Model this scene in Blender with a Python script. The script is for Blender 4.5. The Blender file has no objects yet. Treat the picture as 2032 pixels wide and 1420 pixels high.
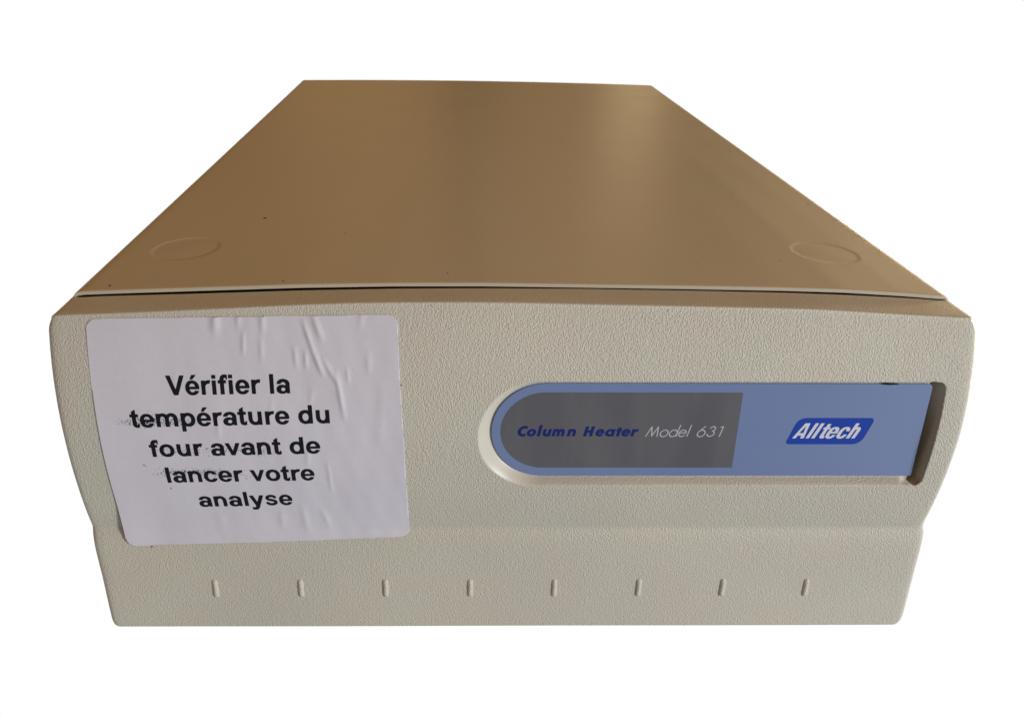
import bpy, bmesh, math, random
import numpy as np
from mathutils import Matrix, Vector

random.seed(4)
rng = np.random.default_rng(4)
sc = bpy.context.scene
col = sc.collection
MM = 0.001

# ------------------------------------------------------------------ camera
cd = bpy.data.cameras.new("camera")
cam = bpy.data.objects.new("camera", cd)
col.objects.link(cam)
PITCH, YAW, ROLL = 0.464658845, -0.0153694115, 0.00879981680
cp, sp = math.cos(PITCH), math.sin(PITCH)
base = np.array([[1, 0, 0], [0, sp, cp], [0, cp, -sp]])
rz = np.array([[math.cos(YAW), math.sin(YAW), 0], [-math.sin(YAW), math.cos(YAW), 0], [0, 0, 1]])
ro = np.array([[math.cos(ROLL), math.sin(ROLL), 0], [-math.sin(ROLL), math.cos(ROLL), 0], [0, 0, 1]])
RM = ro @ (base @ rz)
mw = Matrix.Identity(4)
for i in range(3):
    mw[i][0] = RM[0][i]; mw[i][1] = RM[1][i]; mw[i][2] = -RM[2][i]
mw.translation = Vector((-0.0193176, -0.2455453, 0.1007918))
cam.matrix_world = mw
cd.sensor_fit = 'HORIZONTAL'
cd.sensor_width = 36.0
cd.lens = 1650.0 / 2032.0 * 36.0
cd.shift_x = (1016.0 - 923.7226) / 2032.0
cd.dof.use_dof = True
cd.dof.focus_distance = 0.26
cd.dof.aperture_fstop = 50.0
cd.clip_start = 0.01
cd.clip_end = 100.0
sc.camera = cam

# ------------------------------------------------------------------ world and lamps
sc.view_settings.view_transform = 'Standard'
sc.view_settings.look = 'None'
sc.view_settings.exposure = 0.0
sc.view_settings.gamma = 1.0
world = bpy.data.worlds.new("World")
sc.world = world
world.use_nodes = True
wt = world.node_tree
wn = wt.nodes
wl = wt.links
for n in list(wn):
    wn.remove(n)
wout = wn.new("ShaderNodeOutputWorld")
wbg = wn.new("ShaderNodeBackground")
wl.new(wbg.outputs[0], wout.inputs[0])
tc = wn.new("ShaderNodeTexCoord")
sx = wn.new("ShaderNodeSeparateXYZ")
wl.new(tc.outputs['Generated'], sx.inputs[0])


def wmap(src, a, b, c=0.0, d=1.0):
    m = wn.new("ShaderNodeMapRange")
    m.interpolation_type = 'SMOOTHSTEP'
    m.inputs['From Min'].default_value = a
    m.inputs['From Max'].default_value = b
    m.inputs['To Min'].default_value = c
    m.inputs['To Max'].default_value = d
    wl.new(src, m.inputs['Value'])
    return m.outputs[0]


def wmix(f, a, b):
    m = wn.new("ShaderNodeMix")
    m.data_type = 'RGBA'
    m.clamp_factor = True
    if isinstance(f, float):
        m.inputs[0].default_value = f
    else:
        wl.new(f, m.inputs[0])
    for s, v in ((6, a), (7, b)):
        if isinstance(v, tuple):
            m.inputs[s].default_value = (*v, 1)
        else:
            wl.new(v, m.inputs[s])
    return m.outputs[2]


ROOM_BACK_L = (0.21, 0.11, 0.035)
ROOM_BACK_R = (0.23, 0.145, 0.068)
ROOM_FRONT_L = (0.06, 0.042, 0.025)
ROOM_FRONT_R = (0.40, 0.385, 0.36)
FLOOR_FRONT_L = (0.17, 0.165, 0.15)
FLOOR_FRONT_R = (0.42, 0.41, 0.41)
ROOM_TOP = (0.335, 0.175, 0.045)
side = wmap(sx.outputs['Y'], -0.45, 0.3)
lr = wmap(sx.outputs['X'], -0.8, 0.8)
back = wmix(wmap(sx.outputs['X'], -0.35, 0.35), ROOM_BACK_L, ROOM_BACK_R)


def strip(x0, x1, soft, z1):
    """0..1 mask of an upright patch of the far wall"""
    a = wmap(sx.outputs['X'], x0 - soft, x0 + soft)
    b = wmap(sx.outputs['X'], x1 + soft, x1 - soft)
    c = wmap(sx.outputs['Z'], z1 + 0.06, z1 - 0.02)
    m1 = wn.new("ShaderNodeMath"); m1.operation = 'MULTIPLY'
    m2 = wn.new("ShaderNodeMath"); m2.operation = 'MULTIPLY'
    wl.new(a, m1.inputs[0]); wl.new(b, m1.inputs[1])
    wl.new(m1.outputs[0], m2.inputs[0]); wl.new(c, m2.inputs[1])
    return m2.outputs[0]


# far wall: pale and dark patches added for the bands mirrored in the lid
back = wmix(strip(-0.20, -0.03, 0.05, 0.27), back, (0.42, 0.25, 0.10))
back = wmix(strip(-0.012, 0.05, 0.022, 0.36), back, (0.06, 0.04, 0.02))
back = wmix(strip(0.178, 0.238, 0.014, 0.20), back, (1.30, 0.95, 0.52))
back = wmix(strip(0.246, 0.36, 0.008, 0.30), back, (0.05, 0.035, 0.02))
room = wmix(side, wmix(lr, ROOM_FRONT_L, ROOM_FRONT_R), back)
room = wmix(wmap(sx.outputs['Z'], 0.25, 0.9), room, ROOM_TOP)
floor_front = wmix(lr, FLOOR_FRONT_L, FLOOR_FRONT_R)
# bright patch and dark uprights added in front, mirrored in the badge
floor_front = wmix(wmap(sx.outputs['X'], 0.36, 0.52), floor_front, (0.85, 0.90, 0.95))
floor_front = wmix(strip(0.235, 0.262, 0.006, 0.5), floor_front, (0.05, 0.05, 0.06))
floor_front = wmix(strip(0.285, 0.305, 0.006, 0.5), floor_front, (0.10, 0.10, 0.11))
white = wmix(wmap(sx.outputs['Y'], -0.05, 0.30), floor_front, (1.0, 1.0, 1.0))
wcol = wmix(wmap(sx.outputs['Z'], -0.04, -0.002), white, room)
wl.new(wcol, wbg.inputs[0])
wbg.inputs[1].default_value = 1.0


def area(name, loc, aim, size, power, colour, size_y=None):
    l = bpy.data.lights.new(name, 'AREA')
    l.energy = power
    l.color = colour
    l.size = size
    if size_y:
        l.shape = 'RECTANGLE'
        l.size_y = size_y
    o = bpy.data.objects.new(name, l)
    col.objects.link(o)
    o.location = loc
    o.rotation_euler = (Vector(aim) - Vector(loc)).to_track_quat('-Z', 'Y').to_euler()
    return o


area("window_light", (1.45, -1.20, 0.32), (0.05, 0, -0.05), 0.34, 27.0, (0.96, 0.99, 1.0))
area("warm_room_light", (1.35, 0.75, 0.01), (0.14, 0.12, 0), 0.16, 34.0, (1.0, 0.84, 0.56), 0.05)
area("far_window_light", (1.30, 1.75, 0.05), (0.13, 0.2, 0), 0.50, 0.9, (1.0, 0.84, 0.55), 0.07)


# ------------------------------------------------------------------ materials
def new_mat(name, colour, rough=0.5, spec=0.5):
    m = bpy.data.materials.new(name)
    m.use_nodes = True
    b = m.node_tree.nodes["Principled BSDF"]
    b.inputs['Base Color'].default_value = (*colour, 1)
    b.inputs['Roughness'].default_value = rough
    b.inputs['Specular IOR Level'].default_value = spec
    return m, m.node_tree, b


def noise(t, scale, detail=2.0, rough=0.5, vec=None, stretch=None):
    n = t.nodes.new("ShaderNodeTexNoise")
    n.inputs['Scale'].default_value = scale
    n.inputs['Detail'].default_value = detail
    n.inputs['Roughness'].default_value = rough
    c = t.nodes.new("ShaderNodeTexCoord")
    if stretch:
        mp = t.nodes.new("ShaderNodeMapping")
        mp.inputs['Scale'].default_value = stretch
        t.links.new(c.outputs['Object'], mp.inputs[0])
        t.links.new(mp.outputs[0], n.inputs['Vector'])
    else:
        t.links.new(c.outputs['Object'], n.inputs['Vector'])
    return n.outputs['Fac']


def ramp(t, src, a, b, ca, cb):
    r = t.nodes.new("ShaderNodeValToRGB")
    r.color_ramp.elements[0].position = a
    r.color_ramp.elements[1].position = b
    r.color_ramp.elements[0].color = (*ca, 1)
    r.color_ramp.elements[1].color = (*cb, 1)
    t.links.new(src, r.inputs[0])
    return r.outputs[0]


def mul(t, a, b, fac=1.0):
    m = t.nodes.new("ShaderNodeMix")
    m.data_type = 'RGBA'
    m.blend_type = 'MULTIPLY'
    m.inputs[0].default_value = fac
    for s, v in ((6, a), (7, b)):
        if isinstance(v, tuple):
            m.inputs[s].default_value = (*v, 1)
        else:
            t.links.new(v, m.inputs[s])
    return m.outputs[2]


def bump(t, bsdf, height, strength, dist, attr=None):
    b = t.nodes.new("ShaderNodeBump")
    b.inputs['Distance'].default_value = dist
    b.inputs['Strength'].default_value = strength
    t.links.new(height, b.inputs['Height'])
    if attr:
        a = t.nodes.new("ShaderNodeAttribute")
        a.attribute_name = attr
        mm = t.nodes.new("ShaderNodeMath")
        mm.operation = 'MULTIPLY'
        mm.inputs[1].default_value = strength
        t.links.new(a.outputs['Fac'], mm.inputs[0])
        t.links.new(mm.outputs[0], b.inputs['Strength'])
    t.links.new(b.outputs[0], bsdf.inputs['Normal'])
    return b


def specks(t, scale, thr, dark):
    """rare small dirt specks: voronoi cells of which few carry a dot"""
    c = t.nodes.new("ShaderNodeTexCoord")
    v = t.nodes.new("ShaderNodeTexVoronoi")
    v.inputs['Scale'].default_value = scale
    t.links.new(c.outputs['Object'], v.inputs['Vector'])
    s = t.nodes.new("ShaderNodeSeparateColor")
    t.links.new(v.outputs['Color'], s.inputs[0])
    a = t.nodes.new("ShaderNodeMath"); a.operation = 'LESS_THAN'; a.inputs[1].default_value = thr
    t.links.new(s.outputs[0], a.inputs[0])
    r = t.nodes.new("ShaderNodeMath"); r.operation = 'MULTIPLY_ADD'
    r.inputs[1].default_value = 0.16; r.inputs[2].default_value = 0.03
    t.links.new(s.outputs[1], r.inputs[0])
    b = t.nodes.new("ShaderNodeMath"); b.operation = 'LESS_THAN'
    t.links.new(v.outputs['Distance'], b.inputs[0])
    t.links.new(r.outputs[0], b.inputs[1])
    m = t.nodes.new("ShaderNodeMath"); m.operation = 'MULTIPLY'
    t.links.new(a.outputs[0], m.inputs[0]); t.links.new(b.outputs[0], m.inputs[1])
    return ramp(t, m.outputs[0], 0.0, 1.0, (1, 1, 1), dark)


PLASTIC = (0.57, 0.54, 0.468)
PAINT = (0.575, 0.515, 0.41)

m_plastic, t, b = new_mat("textured_beige_plastic", PLASTIC, 0.38, 0.5)
c1 = ramp(t, noise(t, 14, 3), 0.35, 0.7, (0.93, 0.925, 0.93), (1.0, 1.0, 0.98))
c2 = ramp(t, noise(t, 60, 4), 0.3, 0.75, (1.0, 0.975, 0.97), (0.97, 1.0, 1.0))
cc = mul(t, mul(t, PLASTIC, c1), c2)
cc = mul(t, cc, specks(t, 420, 0.008, (0.45, 0.38, 0.32)))
t.links.new(cc, b.inputs['Base Color'])
n1 = noise(t, 2100, 3.0, 0.55, stretch=(1.0, 1.0, 0.66))
bump(t, b, n1, 1.0, 0.00052, "grain")

m_paint, t, b = new_mat("beige_painted_steel", PAINT, 0.30, 0.5)
c1 = ramp(t, noise(t, 9, 3), 0.3, 0.75, (0.97, 0.97, 0.98), (1.0, 1.0, 1.0))
c2 = ramp(t, noise(t, 40, 5, 0.6), 0.3, 0.7, (1.0, 0.98, 0.96), (0.98, 1.0, 1.0))
cc = mul(t, mul(t, PAINT, c1), c2)
cc = mul(t, cc, specks(t, 300, 0.012, (0.42, 0.34, 0.26)))
t.links.new(cc, b.inputs['Base Color'])
bump(t, b, noise(t, 2600, 2, 0.5), 0.2, 0.00005)
rr = ramp(t, noise(t, 25, 4), 0.3, 0.7, (0.30, 0.30, 0.30), (0.34, 0.34, 0.34))
t.links.new(rr, b.inputs['Roughness'])

m_dark, t, b = new_mat("dark_inner_metal", (0.012, 0.011, 0.010), 0.8, 0.1)

m_paper, t, b = new_mat("white_paper", (0.64, 0.615, 0.685), 0.62, 0.25)
c1 = ramp(t, noise(t, 45, 4), 0.3, 0.75, (0.955, 0.95, 0.96), (1.0, 1.0, 1.0))
cc = mul(t, (0.64, 0.615, 0.685), c1)
cc = mul(t, cc, ramp(t, noise(t, 900, 3), 0.25, 0.8, (0.95, 0.95, 0.95), (1, 1, 1)))
t.links.new(cc, b.inputs['Base Color'])
bump(t, b, noise(t, 700, 3), 0.25, 0.00008)

m_ink, t, b = new_mat("black_toner", (0.010, 0.010, 0.015), 0.65, 0.12)
m_plate, t, b = new_mat("light_blue_plate", (0.15, 0.215, 0.40), 0.14, 0.6)
c1 = ramp(t, noise(t, 30, 3), 0.3, 0.75, (0.96, 0.96, 0.97), (1, 1, 1))
t.links.new(mul(t, (0.157, 0.222, 0.41), c1), b.inputs['Base Color'])
m_grey, t, b = new_mat("slate_grey_print", (0.114, 0.115, 0.130), 0.14, 0.6)
# upright streaks of reflection, painted into the colour of the print
c1 = ramp(t, noise(t, 60, 3, 0.5, stretch=(1.6, 1, 0.35)), 0.42, 0.62, (0.86, 0.87, 0.9), (1, 1, 1))
t.links.new(mul(t, (0.114, 0.115, 0.130), c1), b.inputs['Base Color'])
m_navy, t, b = new_mat("navy_print", (0.011, 0.022, 0.155), 0.4, 0.15)
m_logo, t, b = new_mat("royal_blue_print", (0.012, 0.052, 0.37), 0.4, 0.15)
m_white, t, b = new_mat("white_print", (0.62, 0.63, 0.70), 0.35, 0.4)
m_silver, t, b = new_mat("silver_grey_print", (0.44, 0.45, 0.50), 0.35, 0.4)


# ------------------------------------------------------------------ mesh helpers (all lengths in mm)
def link(name, me, mat, parent=None, smooth=True):
    o = bpy.data.objects.new(name, me)
    col.objects.link(o)
    if mat:
        me.materials.append(mat)
    if parent:
        o.parent = parent
    if smooth:
        me.polygons.foreach_set("use_smooth", [True] * len(me.polygons))
    return o


def mesh_from(name, V, F):
    me = bpy.data.meshes.new(name)
    me.from_pydata([(float(a) * MM, float(b_) * MM, float(c) * MM) for a, b_, c in V], [], F)
    me.update()
    return me


def grid_mesh(name, P):
    """P: (rows, cols, 3) array in mm"""
    r, c, _ = P.shape
    me = bpy.data.meshes.new(name)
    nf = (r - 1) * (c - 1)
    me.vertices.add(r * c)
    me.vertices.foreach_set("co", (P.reshape(-1, 3) * MM).ravel())
    i = (np.arange(r - 1)[:, None] * c + np.arange(c - 1)[None, :]).ravel()
    quads = np.stack([i, i + c, i + c + 1, i + 1], 1).astype(np.int32)
    me.loops.add(nf * 4)
    me.loops.foreach_set("vertex_index", quads.ravel())
    me.polygons.add(nf)
    me.polygons.foreach_set("loop_start", np.arange(0, nf * 4, 4, dtype=np.int32))
    me.polygons.foreach_set("loop_total", np.full(nf, 4, dtype=np.int32))
    me.update(calc_edges=True)
    me.validate()
    return me


def smooth(e0, e1, x):
    t_ = np.clip((x - e0) / (e1 - e0), 0, 1)
    return t_ * t_ * (3 - 2 * t_)


# front face profile: depth y (mm) of the face at height z (mm)
def faceY(z):
    z = np.asarray(z, float)
    up = -24.0 + 0.0045 * (z + 44) ** 2
    mid = -24.0 + 0.0039 * (z + 44) ** 2
    d = np.maximum(-76.5 - z, 0)
    low = -19.88 - 1.75 * (1 - np.exp(-d / 3.8)) - 0.037 * d
    return np.where(z > -44, up, np.where(z > -76.5, mid, low))


EX = [-145, -138.6, -137.5, -131.4, -125.4, -113.3, -98.2, -83, -66, -50, -35, -20, 0, 26, 57, 88, 106, 118, 128, 137.5, 145]
EZ = [-1.3, -0.95, -0.8, -0.5, -0.27, 0.18, 0.85, 1.52, 2.35, 2.9, 3.1, 3.2, 3.1, 2.65, 2.15, 1.62, 0.75, 0.1, -0.35, -0.77, -1.1]
JX = [-145, -140, -133.5, -120, -101, -68, -38, -10, 22, 55, 86, 105, 122, 134, 140, 145]
JZ = [-1.3, -0.75, -0.1, 0.35, 0.95, 2.15, 2.85, 3.05, 2.95, 2.5, 1.85, 1.2, 0.35, -0.45, -1.0, -1.4]
LX = [-145, -140.3, -138, -125, -101, -68, -38, -10, 22, 55, 86, 105, 124, 138, 140.5, 145]
LZ = [0.1, 0.3, 0.95, 1.5, 2.4, 3.6, 4.2, 4.3, 3.95, 3.55, 3.05, 2.5, 1.4, 0.3, 0.0, -0.2]


def interp(x, X, Z, w=4.0):
    x = np.asarray(x, float)
    s = 0
    for k in (-1, -0.5, 0, 0.5, 1):
        s = s + np.interp(x + k * w, X, Z)
    return s / 5


def hxL(z):
    return np.interp(z, [-118, -110, -96, -83, -75, -57, -41, -28, -15, -3, 5], [139.7, 139.85, 139.95, 140.4, 140.45, 140.35, 140.5, 140.75, 140.95, 141.1, 141.1]) + 1.0


def hxR(z):
    return np.interp(z, [-118, -107, -91, -79, -73.7, -60, -51, -39, -26, -16, -10, -2, 5], [141.4, 141.15, 140.8, 140.9, 140.1, 140.1, 140.2, 140.4, 140.35, 140.2, 140.1, 139.9, 139.8]) + 1.0


# ------------------------------------------------------------------ the heater
heater = bpy.data.objects.new("column_heater", None)
col.objects.link(heater)
heater.location = (0, 0, -0.1185)
heater["label"] = "beige bench-top heater with brown-lit lid, blue badge and white French paper notice"
heater["category"] = "laboratory heater"
bpy.context.view_layer.update()
HINV = heater.matrix_world.inverted()


def part(name, me, mat, parent=heater, smooth=True, label=None):
    o = link(name, me, mat, None, smooth)
    o.parent = parent
    o.matrix_parent_inverse = HINV if parent is heater else Matrix.Identity(4)
    if label:
        o["label"] = label
    return o


def sub(name, me, mat, parent, smooth=True, label=None):
    o = link(name, me, mat, None, smooth)
    o.parent = parent
    if label:
        o["label"] = label
    return o


# ---- front panel: a moulded shell with the badge pocket pressed into it
# pocket shapes: D outline = half disc on the left, square on the right
def d_sdf(x, z, xl, xr, zt, zb, rc, skew=0.0):
    r = (zt - zb) / 2
    zc = (zt + zb) / 2
    xr = xr + skew * (z - zt)
    cx = xl + r
    # stadium left, rounded box right
    dl = np.hypot(np.minimum(x - cx, 0), z - zc) - r
    ax = x - (xr - rc)
    az = np.abs(z - zc) - (r - rc)
    dr = np.hypot(np.maximum(ax, 0), np.maximum(az, 0)) + np.minimum(np.maximum(ax, az), 0) - rc
    return np.maximum(np.where(x < cx, dl, np.abs(z - zc) - r), dr)


FLOOR = -20.5
PLATE_Y = -21.1


def pocket_in(x, z):
    return d_sdf(x, z, -7.9, 129.3, -20.2, -54.9, 1.5, -0.045)


def pocket_out(x, z):
    return d_sdf(x, z, -11.8, 132.5, -19.7, -56.9, 2.2, 0.0)


def panelY(x, z):
    f = faceY(z)
    di = np.maximum(pocket_in(x, z), 0)
    do = np.maximum(-pocket_out(x, z), 0)
    t_ = di / np.maximum(di + do, 1e-6)
    # the right end wall is steep, the others slope
    rw = smooth(126.0, 128.5, x)
    t_ = t_ * (1 - rw) + smooth(0.80, 0.99, t_) * rw
    t_ = np.where(pocket_out(x, z) >= 0, 1.0, t_)
    t_ = np.where(pocket_in(x, z) <= 0, 0.0, t_)
    # rounded lip
    k = t_ + 0.10 * np.sin(t_ * math.pi) * (t_ - 0.25)
    # finger slot between the badge's right edge and the end wall
    slot = smooth(128.0, 128.9, x - (-0.046) * (z + 20.8)) 
    fl = FLOOR + 9.5 * slot
    return fl * (1 - k) + f * k, t_


xs = np.concatenate([np.arange(-136.5, -16, 1.5), np.arange(-16, 135.5, 0.30), [136.5]])
zf = np.concatenate([np.arange(-17.5, -58.5, -0.28), np.arange(-59, -117, -0.9)])
RC = 2.4     # plan radius of the vertical corners
RB = 1.6     # radius of the bottom edge
ZBOT = -118.3
YB = 3.0
rows = []
# each row: arrays of (z, front y, inset of the side) along x
X = xs


def row_points(zrow, yrow, hl, hr, ins=0.0, drop=0.0, sag=0.0):
    """full section from the back left edge round the front to the back right edge"""
    zl, yl = zrow[0], yrow[0]
    zr, yr = zrow[-1], yrow[-1]
    pts = []
    for s in np.linspace(0, 1, 5)[:-1]:
        pts.append((-(hl - ins), YB + (yl + RC - YB) * s, zl - drop * s - sag * (1 - s)))
    for a in np.linspace(0, math.pi / 2, 7)[:-1]:
        pts.append((-(hl - ins) + RC * (1 - math.cos(a)), yl + RC - RC * math.sin(a), zl - drop * (1 - math.sin(a))))
    n = len(X)
    x0, x1 = -(hl - ins) + RC, (hr - ins) - RC
    xx = np.interp(X, [X[0], -130, 132, X[-1]], [x0, -130, 132, x1])
    for i in range(n):
        pts.append((xx[i], yrow[i], zrow[i]))
    for a in np.linspace(math.pi / 2, 0, 7)[1:]:
        pts.append(((hr - ins) - RC * (1 - math.cos(a)), yr + RC - RC * math.sin(a), zr - 0.8 * drop * (1 - math.sin(a))))
    for s in np.linspace(1, 0, 5)[1:]:
        pts.append(((hr - ins), YB + (yr + RC - YB) * s, zr - 0.8 * drop * s - sag * (1 - s)))
    return pts


zj = interp(X, JX, JZ)
ze = interp(X, EX, EZ)
ye = faceY(ze)
GR = []
P = []


def addrow(z_, y_, ins=0.0, g=1.0, drop=0.0):
    hl = float(hxL(z_[0])); hr = float(hxR(z_[-1]))
    sag = 4.0 * float(np.clip((z_[0] + 14) / 12, 0, 1)) if len(P) > 0 else 0.0
    P.append(row_points(z_, y_, hl, hr, ins, drop, sag))
    GR.append(g)


# inner lip going down behind the ridge, ridge, top slope, sharp front edge
addrow(zj - 6.0, np.full_like(X, -0.9), 2.8, 0.0)
addrow(zj - 0.6, np.full_like(X, -1.0), 2.8, 0.2)
addrow(zj - 0.15, np.full_like(X, -1.25), 2.4, 0.5)
for s in (0.03, 0.12, 0.25, 0.4, 0.55, 0.7, 0.85, 0.93):
    y_ = -1.2 + (ye + 1.2) * s
    bulge = 0.10 * math.sin(s * math.pi)
    addrow(zj + (ze + 0.25 - zj) * s + bulge, y_, 2.5 * (1 - s) + 0.9 * s, 0.55, 2.0 * s)
for a in (0.15, 0.35, 0.55, 0.75, 0.95):
    ang = a * math.pi / 2
    r = 0.45
    addrow(ze + 0.2 - r * (1 - math.cos(ang)), ye + r * (1 - math.sin(ang)) * 0.9, 0.9, 0.8, 2.0)
for s in np.linspace(0.06, 1, 14)[:-1]:
    z_ = (ze - 0.4) + (-17.5 - (ze - 0.4)) * s
    addrow(z_, faceY(z_), 0.9 * max(0, 1 - s / 0.22) ** 2, 1.0, 2.0 * (1 - s) ** 1.3)
for z0 in zf:
    z_ = np.full_like(X, z0)
    addrow(z_, faceY(z_))
# bottom edge
yb = float(faceY(-117.0))
for a in np.linspace(0.1, 1, 7):
    ang = a * math.pi / 2
    z_ = np.full_like(X, -117.0 + 0.0 - (ZBOT + 117.0) * -1 * math.sin(ang))
    corner = 1.2 * (1 - math.cos(ang))
    addrow(z_, np.full_like(X, yb + RB * (1 - math.cos(ang))), corner)
addrow(np.full_like(X, ZBOT), np.full_like(X, yb + 8), 1.4, 0.3)
addrow(np.full_like(X, ZBOT), np.full_like(X, 0.0), 1.4, 0.3)
P = np.array(P)
nside = 4 + 6
front = P[:, nside:nside + len(X), :]
# soften the silhouette near the bottom corners: radius 3 mm in front view
for i in range(P.shape[0]):
    zz = P[i, 0, 2]
    d = zz - ZBOT
    for sg, r_ in ((-1, 3.4), (1, 5.2)):
        if d < r_:
            ins = r_ - math.sqrt(max(0, r_ * r_ - (r_ - max(d, 0)) ** 2))
            cur = np.clip((sg * P[i, :, 0] - 118) / 22, 0, 1)
            P[i, :, 0] -= sg * ins * cur * 0.62
# pocket
nfirst = 16
fz = front[:, :, 2]; fx = front[:, :, 0]
py, tt = panelY(fx, fz)
mask = (pocket_out(fx, fz) < 0) & (np.arange(P.shape[0])[:, None] > nfirst)
front[:, :, 1] = np.where(mask, py, front[:, :, 1])
grain = np.repeat(np.array(GR)[:, None], P.shape[1], 1)
gf = grain[:, nside:nside + len(X)]
slope = mask & (tt > 0.02) & (tt < 0.98)
# the pocket's left bevel is polished, its lower slope half so
left = np.clip((10 - fx) / 10, 0, 1)
gf[:] = np.where(slope, gf * (1 - 0.85 * left) * 0.8, gf)
gf[:] = np.where(mask & (fx > 127.5) & (tt < 0.97), 0.1, gf)
# very slight waviness of the moulding
front[:, :, 1] += 0.05 * np.sin(fx * 0.045 + 1.0) * np.sin(fz * 0.09)
grain *= 0.62 + 0.38 * smooth(-110, -30, P[:, :, 2]) * (0.5 + 0.5 * smooth(-60, 110, P[:, :, 0]))
me = grid_mesh("front_panel", P)
at = me.attributes.new("grain", 'FLOAT', 'POINT')
at.data.foreach_set("value", grain.ravel())
front_panel = part("front_panel", me, m_plastic, label="moulded front panel of grainy beige plastic with a curved face")


# ---- ribs on the lower face
def rib_mesh():
    n, m_ = 13, 9
    Q = np.zeros((n, m_, 3))
    for i in range(n):
        v = -1 + 2 * i / (n - 1)
        for j in range(m_):
            u = -1 + 2 * j / (m_ - 1)
            w = 1.2
            hgt = 0.85 * (1 - abs(u) ** 2.0) * (1 - abs(v) ** 8) ** 0.8 - 0.15
            zz = v * 4.0
            Q[i, j] = (u * w * (1 - 0.25 * abs(v) ** 6), -hgt + zz * 0.045 * 1.0, zz)
    return grid_mesh("rib", Q[:, ::-1])


rme = rib_mesh()
ga = rme.attributes.new("grain", 'FLOAT', 'POINT')
ga.data.foreach_set("value", np.full(len(rme.vertices), 0.8, dtype=np.float32))
rme.materials.append(m_plastic)
rme.polygons.foreach_set("use_smooth", [True] * len(rme.polygons))
for x in (-101.9, -72.4, -43.0, -13.6, 15.7, 45.2, 74.6, 103.9):
    o = bpy.data.objects.new("rib", rme)
    col.objects.link(o)
    o.parent = front_panel
    o.location = (x * MM, (float(faceY(-100.5)) + 0.02) * MM, -100.5 * MM)

# ---- lid: steel cover folded down at both sides
LB = [-142.2, 451.8]
RBK = [137.55, 434.8]


def lid_top(x, y):
    zfz = interp(x, LX, LZ, 2.0)
    zb = 1.4 * (1 - (x / 140.0) ** 2)
    t_ = np.clip(y / 443.0, 0, 1)
    return zfz * (1 - t_) ** 1.3 + zb * (1 - (1 - t_) ** 1.3)


DIM = [(-115.3, 38.4, 11.6, 1.0), (113.8, 37.4, 11.4, 0.62)]


def dimple(x, y):
    s = 0
    for cx, cy, r, dep in DIM:
        d = np.hypot(x - cx, y - cy)
        s = s - dep * 0.17 * smooth(r + 0.9, r - 0.7, d) + dep * 0.13 * smooth(r - 0.6, 0, d)
    return s


lx = np.concatenate([np.arange(-138, -130, 1.5), np.arange(-130, -101, 0.4), np.arange(-100, 99, 3.0), np.arange(100, 128, 0.4), np.arange(128.5, 138, 1.5), [138]])
ly = np.concatenate([[0.0, 0.35, 1.0, 3, 8, 14, 20], np.arange(24, 52, 0.4), np.arange(53, 60, 2), np.arange(62, 440, 4), [443]])
RL = 2.7
rowsL = []
for yy in ly:
    t_ = yy / 443.0
    # corners of the cover, as its edges run
    hl = 140.2 + (142.2 - 140.2) * t_
    hr = 139.9 + (137.55 - 139.9) * t_
    # back edge is not quite square
    k = (lx + 140) / 280
    yrow = yy + t_ * ((451.8 - 443) * (1 - k) + (434.8 - 443) * k)
    xr = np.interp(lx, [-138, 138], [-(hl - RL), hr - RL])
    zt = lid_top(xr, np.full_like(xr, yy)) + dimple(xr, np.full_like(xr, yy))
    if yy == 0.0:
        zt = zt - 0.12
    pts = []
    zl, yl0 = zt[0], yrow[0]
    zr, yr0 = zt[-1], yrow[-1]
    pts.append((-hl, yl0, -113))
    pts.append((-hl, yl0, -60))
    pts.append((-hl, yl0, -10))
    for a in np.linspace(0, math.pi / 2, 6)[:-1]:
        pts.append((-hl + RL * (1 - math.cos(a)), yl0, zl - RL + RL * math.sin(a)))
    pts += [(xr[i], yrow[i], zt[i]) for i in range(len(xr))]
    for a in np.linspace(math.pi / 2, 0, 6)[1:]:
        pts.append((hr - RL * (1 - math.cos(a)), yr0, zr - RL + RL * math.sin(a)))
    pts.append((hr, yr0, -10))
    pts.append((hr, yr0, -60))
    pts.append((hr, yr0, -113))
    rowsL.append(pts)
PL = np.array(rowsL)
# folded front lip: 1.1 mm of the sheet edge turned down
lip0 = PL[0].copy(); lip0[:, 1] = -0.02
lip1 = lip0.copy()
cen = slice(3, PL.shape[1] - 3)
lip1[cen, 2] -= 1.12; lip1[cen, 1] += 0.0
lip2 = lip1.copy(); lip2[cen, 2] -= 0.15; lip2[cen, 1] += 0.35
lip3 = lip2.copy(); lip3[cen, 1] += 2.5
PL = np.concatenate([lip3[None], lip2[None], lip1[None], lip0[None], PL], 0)
me = grid_mesh("lid", PL[:, ::-1])
me.set_sharp_from_angle(angle=math.radians(50))
lid = part("lid", me, m_paint, label="painted sheet steel cover, two shallow round embossings near its front corners")

# chassis: dark inner box closing the cover, rear plate
bm = bmesh.new()


def box(bm, x0, x1, y0, y1, z0, z1, bev=0.0):
    r = bmesh.ops.create_cube(bm, size=1)
    for v in r['verts']:
        v.co = Vector(((x0 + x1) / 2 + v.co.x * (x1 - x0), (y0 + y1) / 2 + v.co.y * (y1 - y0), (z0 + z1) / 2 + v.co.z * (z1 - z0))) * MM
    if bev:
        bmesh.ops.bevel(bm, geom=list({e for v in r['verts'] for e in v.link_edges}), offset=bev * MM, segments=2, affect='EDGES')


box(bm, -138.6, 136.0, 2.9, 430, -116.5, -2.6, 0.8)
me = bpy.data.meshes.new("chassis"); bm.to_mesh(me); bm.free()
chassis = part("chassis", me, m_dark, smooth=False, label="dark metal chassis under the cover")


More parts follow.
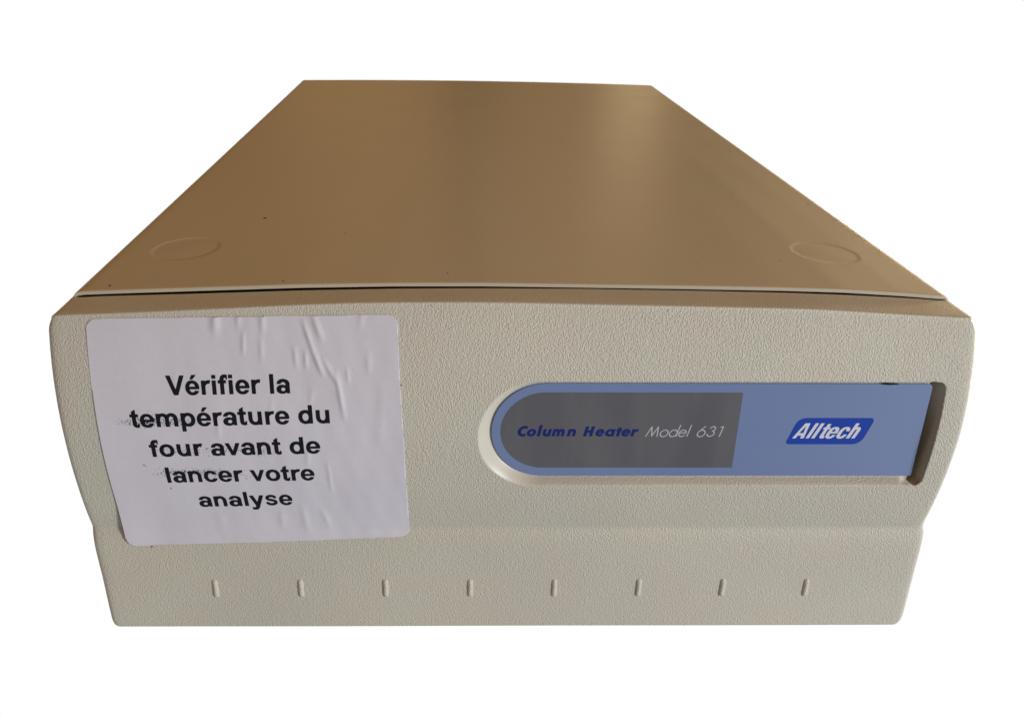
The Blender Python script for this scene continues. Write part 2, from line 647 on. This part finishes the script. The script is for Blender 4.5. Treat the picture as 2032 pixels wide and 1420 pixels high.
# ------------------------------------------------------------------ outlines and printed shapes
def fill_field(name, f, x0, x1, y0, y1, h, place):
    """mesh of the region f(u,v) < 0, cell size h; place(u,v) -> xyz in mm"""
    U = np.arange(x0, x1 + h, h)
    Vv = np.arange(y0, y1 + h, h)
    UU, VV = np.meshgrid(U, Vv)
    D = f(UU, VV)
    ins = D < 0
    cells = ins[:-1, :-1] | ins[1:, :-1] | ins[:-1, 1:] | ins[1:, 1:]
    vid = {}
    UVs = []
    F = []

    def vert(key, u, v):
        k = vid.get(key)
        if k is None:
            k = len(UVs); vid[key] = k; UVs.append((u, v))
        return k
    Dl = D.tolist(); Ul = U.tolist(); Vl = Vv.tolist()
    for i, j in zip(*np.nonzero(cells)):
        i = int(i); j = int(j)
        cs = ((i, j), (i, j + 1), (i + 1, j + 1), (i + 1, j))
        poly = []
        for k in range(4):
            a = cs[k]; b_ = cs[(k + 1) % 4]
            da = Dl[a[0]][a[1]]; db = Dl[b_[0]][b_[1]]
            if da < 0:
                poly.append(vert(a, Ul[a[1]], Vl[a[0]]))
            if (da < 0) != (db < 0):
                s = da / (da - db)
                s = min(max(s, 0.02), 0.98)
                e = (a, b_) if a < b_ else (b_, a)
                poly.append(vert(e, Ul[a[1]] + s * (Ul[b_[1]] - Ul[a[1]]), Vl[a[0]] + s * (Vl[b_[0]] - Vl[a[0]])))
        if len(poly) >= 3:
            F.append(poly)
    A = np.array(UVs)
    Pp = place(A[:, 0], A[:, 1])
    return mesh_from(name, Pp.tolist(), F)


# --- primitives of the drawn alphabets; all return fields, negative inside
def rect(x, y, x0, x1, y0, y1):
    return np.maximum(np.maximum(x0 - x, x - x1), np.maximum(y0 - y, y - y1))


def ell(x, y, cx, cy, rx, ry, n=2.0):
    q = (np.abs((x - cx) / rx) ** n + np.abs((y - cy) / ry) ** n) ** (1.0 / n)
    return (q - 1) * min(rx, ry)


def ring(x, y, cx, cy, rx, ry, ix, iy, icx=None, icy=None, n=2.15):
    icx = cx if icx is None else icx
    icy = cy if icy is None else icy
    return np.maximum(ell(x, y, cx, cy, rx, ry, n), -ell(x, y, icx, icy, ix, iy, n))


def poly(x, y, pts):
    """convex polygon, clockwise or not"""
    n = len(pts)
    ar = sum(pts[i][0] * pts[(i + 1) % n][1] - pts[(i + 1) % n][0] * pts[i][1] for i in range(n))
    s = 1 if ar > 0 else -1
    d = None
    for i in range(n):
        (ax, ay), (bx, by) = pts[i], pts[(i + 1) % n]
        ex, ey = bx - ax, by - ay
        L = math.hypot(ex, ey)
        e = s * ((x - ax) * ey - (y - ay) * ex) / L
        d = e if d is None else np.maximum(d, e)
    return d


def U_(*a):
    d = a[0]
    for e in a[1:]:
        d = np.minimum(d, e)
    return d


def I_(*a):
    d = a[0]
    for e in a[1:]:
        d = np.maximum(d, e)
    return d


def path(x, y, pts, w):
    """stroke of width w along a polyline"""
    d = None
    for (ax, ay), (bx, by) in zip(pts[:-1], pts[1:]):
        ex, ey = bx - ax, by - ay
        L2 = ex * ex + ey * ey + 1e-12
        t_ = np.clip(((x - ax) * ex + (y - ay) * ey) / L2, 0, 1)
        e = np.hypot(x - ax - t_ * ex, y - ay - t_ * ey)
        d = e if d is None else np.minimum(d, e)
    return d - w / 2


def arc(cx, cy, rx, ry, a0, a1, n=18):
    return [(cx + rx * math.cos(math.radians(a0 + (a1 - a0) * i / n)), cy + ry * math.sin(math.radians(a0 + (a1 - a0) * i / n))) for i in range(n + 1)]


# heavy grotesque alphabet, 1000 units per em
def g_o(x, y): return ring(x, y, 305, 259, 268, 273, 128, 162)


def g_n(x, y):
    return U_(rect(x, y, 66, 203, 0, 519),
              I_(ring(x, y, 310, 270, 236, 261, 102, 150, 305, 266), 262 - y, 120 - x),
              rect(x, y, 408, 545, 0, 285))


def g_u(x, y): return g_n(611 - x, 519 - y)


def g_m(x, y):
    return U_(rect(x, y, 60, 197, 0, 519), rect(x, y, 376, 513, 0, 330), rect(x, y, 692, 829, 0, 330),
              I_(ring(x, y, 300, 300, 213, 231, 89.5, 125, 286.5, 292), 290 - y, 110 - x),
              I_(ring(x, y, 615, 300, 214, 231, 89.5, 125, 602.5, 292), 290 - y, 430 - x))


def g_r(x, y):
    return U_(rect(x, y, 66, 203, 0, 519),
              I_(ring(x, y, 345, 270, 250, 261, 142, 142), 250 - y, x - 398 - 0.25 * (y - 519), 110 - x))


def g_i(x, y): return U_(rect(x, y, 71, 209, 0, 519), rect(x, y, 71, 209, 590, 716))
def g_l(x, y): return rect(x, y, 71, 209, 0, 716)


def g_e(x, y):
    body = I_(ring(x, y, 283, 259, 252, 272, 116, 172), -I_(270 - x, y - 212, 150 - 0.10 * (x - 400) - y))
    return U_(body, I_(rect(x, y, 90, 500, 212, 300), ell(x, y, 283, 259, 250, 270, 2.15)))


def g_eacute(x, y): return U_(g_e(x, y), poly(x, y, [(215, 575), (305, 575), (445, 732), (290, 732)]))


def g_c(x, y):
    return I_(ring(x, y, 290, 259, 254, 272, 113, 162), -I_(300 - x, np.abs(y - 262) - (78 + 0.12 * (x - 300))))


def g_a(x, y):
    top = I_(ring(x, y, 280, 335, 232, 196, 92, 92, 275, 330), 355 - y)
    stem = rect(x, y, 375, 510, 60, 365)
    foot = poly(x, y, [(375, 150), (510, 150), (512, 80), (545, 0), (408, 0), (385, 60)])
    bowl = I_(ring(x, y, 238, 152, 202, 164, 82, 72, 275, 150), x - 440)
    return U_(top, stem, foot, bowl)


def g_p(x, y):
    return U_(rect(x, y, 66, 203, -210, 519),
              I_(ring(x, y, 325, 259, 248, 273, 116, 160, 318, 259), 120 - x))


def g_d(x, y):
    return U_(rect(x, y, 408, 545, 0, 716),
              I_(ring(x, y, 286, 259, 248, 273, 116, 160, 293, 259), x - 491))


def g_t(x, y):
    return U_(poly(x, y, [(85, 100), (222, 100), (222, 705), (85, 622)]), rect(x, y, 14, 312, 412, 519),
              I_(ring(x, y, 235, 140, 150, 151, 30, 42, 252, 145), y - 150, x - 322))


def g_f(x, y):
    return U_(rect(x, y, 86, 223, 0, 560), rect(x, y, 12, 305, 412, 519),
              I_(ring(x, y, 262, 548, 176, 180, 48, 72, 271, 545), 548 - y, x - 352))


def g_V(x, y):
    return U_(poly(x, y, [(1, 716), (158, 716), (400, 0), (257, 0)]), poly(x, y, [(512, 716), (665, 716), (410, 0), (268, 0)]))


def g_v(x, y):
    return U_(poly(x, y, [(12, 519), (158, 519), (338, 0), (218, 0)]), poly(x, y, [(402, 519), (545, 519), (338, 0), (218, 0)]))


def g_y(x, y):
    return U_(poly(x, y, [(8, 519), (155, 519), (345, 0), (212, 0)]), poly(x, y, [(404, 519), (548, 519), (322, -130), (180, -110)]),
              I_(ring(x, y, 172, -85, 152, 127, 14, 30, 165, -75), y + 85, 62 - x))


def g_s(x, y):
    pts = arc(278, 376, 152, 102, 18, 270) + arc(282, 150, 165, 106, 90, -162)
    return I_(path(x, y, pts, 112), x - 520, 32 - x)


HEAVY = {'V': (g_V, 667), 'é': (g_eacute, 556), 'r': (g_r, 389), 'i': (g_i, 278), 'f': (g_f, 333), 'e': (g_e, 556),
         'l': (g_l, 278), 'a': (g_a, 556), 't': (g_t, 333), 'm': (g_m, 889), 'p': (g_p, 611), 'u': (g_u, 611),
         'd': (g_d, 611), 'o': (g_o, 611), 'v': (g_v, 556), 'n': (g_n, 611), 'c': (g_c, 556), 'y': (g_y, 556), 's': (g_s, 556)}


def heavy_line(s):
    pos = []
    x = 0
    for ch in s:
        if ch == ' ':
            x += 278
            continue
        g, w = HEAVY[ch]
        pos.append((g, x, w))
        x += w
    total = x

    def f(u, v):
        D = np.full(u.shape, 1e3)
        for g, x0, w in pos:
            m = (u > x0 - 60) & (u < x0 + w + 60)
            if m.any():
                D[m] = np.minimum(D[m], g(u[m] - x0, v[m]) - 7.0)
        return D
    return f, total


# ------------------------------------------------------------------ the paper notice
RIDGES = []


def seg(ax, az, bx, bz, hgt, w):
    RIDGES.append((ax, az, bx, bz, hgt, w))


for _r in [(-64.75, -1.96, -62.0, -10.0, 0.36, 0.75), (-62.3, -9.5, -59.2, -17.5, 0.40, 0.8), (-62.0, 0.4, -59.24, -7.13, 0.34, 0.9),
           (-55.2, -16.5, -53.15, -31.48, 0.30, 0.75), (-58.93, -13.04, -54.85, -20.0, 0.28, 0.75), (-67.66, -9.34, -67.1, -15.32, 0.22, 0.7),
           (-64.36, -10.5, -64.2, -15.6, 0.22, 0.6), (-51.97, -15.3, -51.47, -20.1, 0.16, 0.6), (-45.46, -11.37, -45.27, -16.97, 0.14, 0.9),
           (-91.34, 1.0, -91.29, -5.2, 0.42, 1.3), (-77.13, 1.2, -77.05, -5.0, 0.26, 0.9), (-84.3, 1.0, -84.4, -3.6, 0.20, 0.8),
           (-82.87, -5.2, -83.08, -11.6, 0.20, 0.6), (-77.59, -6.2, -77.53, -13.4, 0.15, 0.8), (-65.01, -41.38, -65.84, -48.02, 0.12, 0.7),
           (-59.4, -47.24, -58.85, -59.35, 0.14, 0.6), (-92.38, -32.2, -92.52, -37.95, 0.14, 0.8), (-69.06, -64.95, -68.28, -76.02, 0.14, 1.1),
           (-62.67, -67.3, -60.87, -74.73, 0.14, 1.0), (-75.95, -67.29, -76.57, -74.71, 0.12, 1.1), (-75.11, -25.05, -76.18, -31.67, 0.10, 0.9),
           (-62.62, -21.83, -63.47, -26.66, 0.12, 0.9), (-104.0, -16.0, -104.5, -26.0, 0.10, 1.3), (-47.0, 1.0, -47.6, -3.5, 0.15, 1.0),
           (-97.0, -68.0, -96.0, -79.0, 0.08, 1.6), (-41.5, -22.0, -42.5, -40.0, 0.08, 1.4)]:
    seg(_r[0], _r[1], _r[2], _r[3], _r[4] * 1.2, _r[5])


def paperY(x, z):
    f = faceY(z)
    # the sheet bridges the crease, more so at its free left side
    tl = np.clip((z + 54) / -30.0, 0, 1)
    h00 = 2 * tl ** 3 - 3 * tl ** 2 + 1; h10 = tl ** 3 - 2 * tl ** 2 + tl
    h01 = -2 * tl ** 3 + 3 * tl ** 2; h11 = tl ** 3 - tl ** 2
    bridge = -23.61 * h00 + 2.34 * h10 - 21.66 * h01 - 3.0 * h11
    k = np.interp(x, [-130, -100, -60, -35], [1.0, 0.9, 0.7, 0.45])
    inb = (z < -54) & (z > -84)
    f = np.where(inb, f * (1 - k) + bridge * k, f)
    y = f - 0.22
    for ax, az, bx, bz, h_, w in RIDGES:
        ex, ez = bx - ax, bz - az
        L2 = ex * ex + ez * ez
        t_ = ((x - ax) * ex + (z - az) * ez) / L2
        tc_ = np.clip(t_, 0, 1)
        d = np.hypot(x - ax - tc_ * ex, z - az - tc_ * ez)
        y = y - h_ * np.exp(-(d / w) ** 2) * (0.35 + 0.65 * np.sin(np.clip(tc_, 0.0, 1) * math.pi))
    y = y - 0.03 * (np.sin(x * 0.9 + z * 0.12) * np.sin(z * 0.23 + x * 0.05)) * smooth(-130, -60, x)
    y = y - 0.05 * np.sin(x * 0.31 + 1.0 + z * 0.05)
    # lower left edge stands off the panel
    y = y - 0.45 * smooth(-116, -131, x) * smooth(-60, -77, z)
    return y


def paper_sdf(x, z):
    # outline slightly out of square
    zt = np.interp(x, [-130, -83, -39, -34], [-1.35, -0.62, 0.05, 0.05])
    zb = np.interp(x, [-130, -125, -81, -36, -34], [-82.3, -82.3, -81.1, -79.1, -79.1])
    xl = np.interp(z, [-83, -70, -17, 0], [-129.3, -129.45, -129.75, -130.1])
    xr = np.interp(z, [-83, -77, -54, -35, -18, 0], [-34.15, -34.2, -34.7, -35.1, -35.9, -36.4])
    cx = (xl + xr) / 2; cz = (zt + zb) / 2
    r = 3.2
    ax = np.abs(x - cx) - (xr - xl) / 2 + r
    az = np.abs(z - cz) - (zt - zb) / 2 + r
    return np.hypot(np.maximum(ax, 0), np.maximum(az, 0)) + np.minimum(np.maximum(ax, az), 0) - r


me = fill_field("paper_notice", paper_sdf, -132, -32, -84.5, 2.5, 0.38,
                lambda u, v: np.stack([u, paperY(u, v), v], 1))
notice = part("paper_notice", me, m_paper, label="white paper notice with rounded corners, wrinkled towards its upper right")
sm = notice.modifiers.new("thickness", 'SOLIDIFY')
sm.thickness = 0.00016
sm.offset = -1.0

LINES = [("Vérifier la", (-106.95, -23.96), (-69.1, -23.27)),
         ("température du", (-119.2, -34.63), (-57.2, -33.02)),
         ("four avant de", (-114.7, -45.14), (-61.1, -43.8)),
         ("lancer votre", (-111.6, -55.28), (-63.7, -54.25)),
         ("analyse", (-102.7, -65.72), (-71.8, -64.82))]
INK_OFF = 0.05
for s, a, b_ in LINES:
    f, tot = heavy_line(s)
    L = math.hypot(b_[0] - a[0], b_[1] - a[1])
    k = L / tot
    ca, sa = (b_[0] - a[0]) / L, (b_[1] - a[1]) / L
    kv = 6.02 / 716

    def place(u, v, a=a, ca=ca, sa=sa, k=k):
        x = a[0] + u * ca - v * sa
        z = a[1] + u * sa + v * ca
        return np.stack([x, paperY(x, z) - INK_OFF, z], 1)
    me = fill_field("lettering", lambda u, v, f=f, k=k: f(u / k, v / kv) * k, -0.3, L + 0.3, -2.2, 6.6, 0.13, place)
    sub("lettering", me, m_ink, notice)

# toner rubbed off the letters
V = []; F = []


def dot(x, z, r):
    n = 5
    b0 = len(V)
    ph = random.random() * 6.28
    for q in range(n):
        a = ph + q / n * 2 * math.pi
        xx = x + math.cos(a) * r * (0.7 + random.random() * 1.1); zz = z + math.sin(a) * r * (0.6 + random.random() * 0.7)
        V.append((xx, float(paperY(np.array(xx), np.array(zz))) - INK_OFF * 1.3, zz))
    F.append(list(range(b0, b0 + n)))


for (x0, x1, z0, sz, n) in [(-124, -98, -33.2, 0.75, 300), (-118, -104, -32.0, 1.1, 130), (-115, -73, -43.0, 0.9, 190), (-86, -76, -43.8, 0.5, 60),
                            (-116, -90, -51.5, 0.75, 230), (-110, -98, -51.0, 0.5, 90), (-100, -80, -53, 1.0, 60)]:
    for _ in range(int(n * 1.5)):
        x = random.uniform(x0, x1)
        edge = min(1, (x - x0) / 5, (x1 - x) / 6)
        if random.random() > 0.3 + 0.7 * edge:
            continue
        dot(x, z0 + random.gauss(0, sz) + 0.015 * (x - x0), random.uniform(0.03, 0.15) * (0.6 + 0.4 * edge))
for (x, z, r) in [(-117.6, -48.2, 0.16), (-117.2, -48.5, 0.2), (-116.8, -48.8, 0.15), (-110.5, -57.6, 0.17), (-110.5, -57.9, 0.14)]:
    dot(x, z, r)
o = sub("toner_smudge", mesh_from("toner_smudge", V, F), m_ink, notice, smooth=False)
o["kind"] = "stuff"


# ------------------------------------------------------------------ the badge in its pocket
def slab(name, outline, y_front, y_back, mat, parent, bev=0.0):
    bm = bmesh.new()
    vs = [bm.verts.new((x * MM, y_front * MM, z * MM)) for x, z in outline]
    fc = bm.faces.new(vs)
    bm.normal_update()
    if fc.normal.y > 0:
        fc.normal_flip()
    r = bmesh.ops.extrude_face_region(bm, geom=[fc])
    new = [g for g in r['geom'] if isinstance(g, bmesh.types.BMVert)]
    for v in new:
        v.co.y = y_back * MM
    bmesh.ops.recalc_face_normals(bm, faces=bm.faces)
    if bev:
        ed = [e for e in bm.edges if all(abs(v.co.y - y_front * MM) < 1e-7 for v in e.verts)]
        bmesh.ops.bevel(bm, geom=ed, offset=bev * MM, segments=3, affect='EDGES', profile=0.5)
    me = bpy.data.meshes.new(name); bm.to_mesh(me); bm.free()
    o = part(name, me, mat, smooth=False) if parent is heater else sub(name, me, mat, parent, smooth=False)
    return o


def rounded(pts, radii, n=8):
    out = []
    m = len(pts)
    for i in range(m):
        p = Vector(pts[i]); a = Vector(pts[i - 1]); b_ = Vector(pts[(i + 1) % m])
        r = radii[i]
        if r <= 0:
            out.append(tuple(p)); continue
        da = (a - p).normalized(); db = (b_ - p).normalized()
        ang = da.angle(db)
        tl = r / math.tan(ang / 2)
        p0 = p + da * tl; p1 = p + db * tl
        for q in range(n + 1):
            s = q / n
            out.append(tuple((1 - s) ** 2 * p0 + 2 * s * (1 - s) * (p * 0.83 + (p0 + p1) / 2 * 0.17) + s ** 2 * p1))
    return out


def d_outline(xl, zt, zb, xrt, xrb, rt, rb, n=36):
    r = (zt - zb) / 2
    zc = (zt + zb) / 2
    pts = [(xl + r + r * math.cos(math.radians(a)), zc + r * math.sin(math.radians(a))) for a in np.linspace(90, 270, n)]
    cr = rounded([(xrb, zb), (xrt, zt), (xl + r, zt), (xl + r, zb)], [rb, rt, 0, 0])
    return pts + cr[:-2]


plate = slab("name_plate", d_outline(-7.55, -20.45, -54.6, 128.9, 130.5, 1.6, 0.7), PLATE_Y, FLOOR + 0.1, m_plate, heater, 0.22)
plate["label"] = "light blue badge with a grey panel, rounded at its left end"
grey = slab("grey_panel", d_outline(-4.6, -23.55, -51.3, 70.3, 70.95, 0, 0), PLATE_Y - 0.04, PLATE_Y + 0.05, m_grey, plate)

# logo lozenge
SH = 0.38
zb_, zt_ = -42.35, -32.6
logo_pts = rounded([(86.55, zb_), (111.0 - 0.15, zb_), (111.0 + SH * (zt_ - zb_) - 1.0 + 0.0, zt_), (86.55 + SH * (zt_ - zb_) - 0.9, zt_)], [1.0, 3.6, 1.2, 3.2])
logo = slab("logo_patch", logo_pts, PLATE_Y - 0.04, PLATE_Y + 0.05, m_logo, plate)


def place_plate(dy, x0, z0, shear):
    def pl(u, v):
        return np.stack([x0 + u + shear * v, np.full_like(u, PLATE_Y - dy), z0 + v], 1)
    return pl


def field_of(items):
    """items: (function, x offset, half extent) in mm"""
    def f(u, v):
        D = np.full(u.shape, 10.0)
        for g, x0 in items:
            D = np.minimum(D, g(u - x0, v))
        return D
    return f


# "Alltech": condensed heavy italic, drawn upright then sheared
CH, XH, SW = 5.6, 4.15, 1.10


def k_A(x, y):
    w = 3.75
    outer = poly(x, y, [(0, 0), (w, 0), (w / 2 + 0.78, CH), (w / 2 - 0.78, CH)])
    hole = poly(x, y, [(1.22, 1.95), (w - 1.22, 1.95), (w / 2 + 0.06, 4.4), (w / 2 - 0.06, 4.4)])
    legs = poly(x, y, [(1.05, -1), (w - 1.05, -1), (w - 1.30, 1.05), (1.30, 1.05)])
    return I_(outer, -hole, -legs)


def k_l(x, y): return rect(x, y, 0, SW, 0, CH)


def k_t(x, y):
    return U_(rect(x, y, 0.1, 0.1 + SW, 0.6, 5.3), rect(x, y, -0.42, 1.75, 3.35, 4.1),
              I_(ring(x, y, 1.15, 0.95, 1.05, 1.0, 0.05, 0.2, 1.5, 0.95), y - 0.97, x - 1.72))


def k_o(x, y): return ring(x, y, 1.6, XH / 2, 1.6, XH / 2 + 0.08, 0.5, 1.42, n=2.6)


def k_e(x, y):
    b0 = I_(k_o(x, y), -I_(1.5 - x, y - 1.85, 1.3 - y))
    return U_(b0, rect(x, y, 0.4, 3.1, 1.85, 2.45))


def k_c(x, y): return I_(k_o(x, y), -I_(1.6 - x, np.abs(y - 2.05) - 0.60))


def k_h(x, y):
    return U_(rect(x, y, 0, SW, 0, CH), rect(x, y, 1.72, 1.72 + SW, 0, 2.9),
              I_(ring(x, y, 1.55, 2.7, 1.27, 1.52, 0.31, 0.75, 1.41, 2.6, n=2.4), 2.6 - y, 0.5 - x))


W0 = 88.45
sc_ = 0.01493
it = [(k_A, 0), (k_l, (540 - 250) * sc_), (k_l, (659 - 250) * sc_), (k_t, (808 - 250) * sc_), (k_e, (928 - 250) * sc_), (k_c, (1163 - 250) * sc_), (k_h, (1405 - 250) * sc_)]
me = fill_field("logo_lettering", field_of(it), -0.6, 22, -0.4, 6.0, 0.12, place_plate(0.07, W0, -40.1, 0.40))
sub("logo_lettering", me, m_white, plate, smooth=False)

# "Column Heater": heavy geometric oblique
HC, HX, HL, SWc = 3.6, 2.55, 4.05, 0.98


def oh(x, y, w=2.85):
    return ring(x, y, w / 2, HX / 2, w / 2, HX / 2 + 0.08, w / 2 - 0.92, HX / 2 - 0.66, n=2.0)


def c_C(x, y):
    return I_(ring(x, y, 1.95, HC / 2, 1.95, HC / 2 + 0.12, 1.0, HC / 2 - 0.78), x - 2.75, -I_(1.7 - x, np.abs(y - HC / 2) - 0.98))


def c_l(x, y): return rect(x, y, 0, 0.95, 0, HL)


def c_n(x, y):
    return U_(rect(x, y, 0, 0.92, 0, HX), I_(ring(x, y, 1.35, 1.25, 1.2, 1.38, 0.38, 0.62, 1.27, 1.2), 1.15 - y, 0.4 - x), rect(x, y, 1.63, 2.55, 0, 1.3))


def c_u(x, y): return c_n(2.55 - x, HX - y)


def c_m(x, y):
    return U_(rect(x, y, 0, 0.86, 0, HX),
              I_(ring(x, y, 1.2, 1.25, 1.1, 1.38, 0.30, 0.62, 1.14, 1.2), 1.15 - y, 0.4 - x), rect(x, y, 1.44, 2.30, 0, 1.3),
              I_(ring(x, y, 2.65, 1.25, 1.1, 1.38, 0.30, 0.62, 2.58, 1.2), 1.15 - y, 1.9 - x), rect(x, y, 2.88, 3.74, 0, 1.3))


def c_H(x, y): return U_(rect(x, y, 0, 0.95, 0, HC), rect(x, y, 1.85, 2.80, 0, HC), rect(x, y, 0.5, 2.3, 1.35, 2.15))


def c_e(x, y):
    b0 = I_(oh(x, y, 2.7), -I_(1.3 - x, y - 1.12, 0.78 - y))
    return U_(b0, rect(x, y, 0.4, 2.6, 1.1, 1.5))


def c_a(x, y): return U_(oh(x, y, 2.9), rect(x, y, 1.98, 2.92, 0, HX))
def c_t(x, y): return U_(rect(x, y, 0.35, 1.27, 0, 3.15), rect(x, y, 0, 1.62, 1.85, HX))


def c_r(x, y):
    return U_(rect(x, y, 0, 0.92, 0, HX), I_(ring(x, y, 1.75, 1.0, 1.3, 1.62, 0.75, 0.85), 1.5 - y, x - 1.95, 0.5 - x))


zz = 0.0205
cols = [(c_C, 0.0), (c_o := (lambda x, y: oh(x, y, 2.85)), (262 - 116) * zz), (c_l, (428 - 116) * zz), (c_u, (508 - 116) * zz), (c_m, (660 - 116) * zz),
        (c_n, (893 - 116) * zz), (c_H, (1147 - 116) * zz), (c_e, (1325 - 116) * zz), (c_a, (1475 - 116) * zz), (c_t, (1640 - 116) * zz),
        (c_e, (1728 - 116) * zz), (c_r, (1880 - 116) * zz)]
me = fill_field("name_lettering", (lambda f_: (lambda u, v: f_(u, v) - 0.045))(field_of(cols)), -0.3, 39.5, -0.3, 4.4, 0.12, place_plate(0.07, 0.55, -39.35, 0.20))
sub("name_lettering", me, m_navy, plate, smooth=False)

# "Model 631": light geometric oblique
w_ = 0.36
q = 0.0142


def l_circ(cx, r=1.18, cy=None): return arc(cx, r if cy is None else cy, r * 1.0, r * 1.05, 0, 360, 28)


def mk(*paths):
    def g(x, y):
        return U_(*[path(x, y, p, w_) for p in paths])
    return g


l_M = mk([(0.12, 0.1), (0.95, 3.6), (2.0, 0.2), (3.0, 3.6), (3.75, 0.1)])
l_o = mk(l_circ(1.2))
l_d = mk(l_circ(1.2), [(2.45, 0.1), (2.45, 4.15)])
l_e = mk(arc(1.12, 1.2, 1.1, 1.2, -35, -345, 28), [(0.1, 1.35), (2.15, 1.35)])
l_l = mk([(0, 0.1), (0, 4.15)])
l_6 = mk(l_circ(1.18, 1.15), [(0.25, 1.85), (1.65, 3.75)])
l_3 = mk(arc(1.1, 2.85, 0.85, 0.82, 165, -75, 20), arc(1.1, 1.08, 1.08, 1.0, 80, -170, 24))
l_1 = mk([(0.0, 3.55), (0.75, 3.6), (0.75, 0.1)])
it = [(l_M, 0), (l_o, (430 - 118) * q + 0.0), (l_d, (635 - 118) * q), (l_e, (845 - 118) * q), (l_l, (1052 - 118) * q), (l_6, (1262 - 118) * q),
      (l_3, (1482 - 118) * q), (l_1, (1728 - 118) * q)]
me = fill_field("model_lettering", field_of(it), -0.5, 25.5, -0.4, 4.5, 0.09, place_plate(0.07, 41.45, -39.45, 0.24))
sub("model_lettering", me, m_silver, plate, smooth=False)

# dark sliver laid in as the shade of a small gap above the badge
mark = [(112.6, -20.30), (114.5, -20.12), (117.6, -20.26), (118.0, -20.42), (115, -20.62), (112.8, -20.45)]
slab("gap_shade", mark, PLATE_Y - 0.32, PLATE_Y + 0.1, m_dark, plate)

def chip(x, y, r, parent):
    Vc = []
    for q_ in range(9):
        a = q_ / 9 * 2 * math.pi
        rr_ = r * (0.7 + 0.5 * random.random())
        xx, yy_ = x + math.cos(a) * rr_ * 1.2, y + math.sin(a) * rr_ * 1.5
        Vc.append((xx, yy_, float(lid_top(np.array(xx), np.array(yy_))) + 0.03))
    sub("paint_chip", mesh_from("paint_chip", Vc, [list(range(9))]), m_dark, parent, smooth=False)


for cx_, cy_, cr_ in ((-94.1, 73.7, 0.62), (-73.9, 3.2, 0.28), (-129.5, 4.0, 0.35), (-21.5, 8.5, 0.25), (63.5, 21.0, 0.22), (-60.0, 52.0, 0.22)):
    chip(cx_, cy_, cr_, lid)
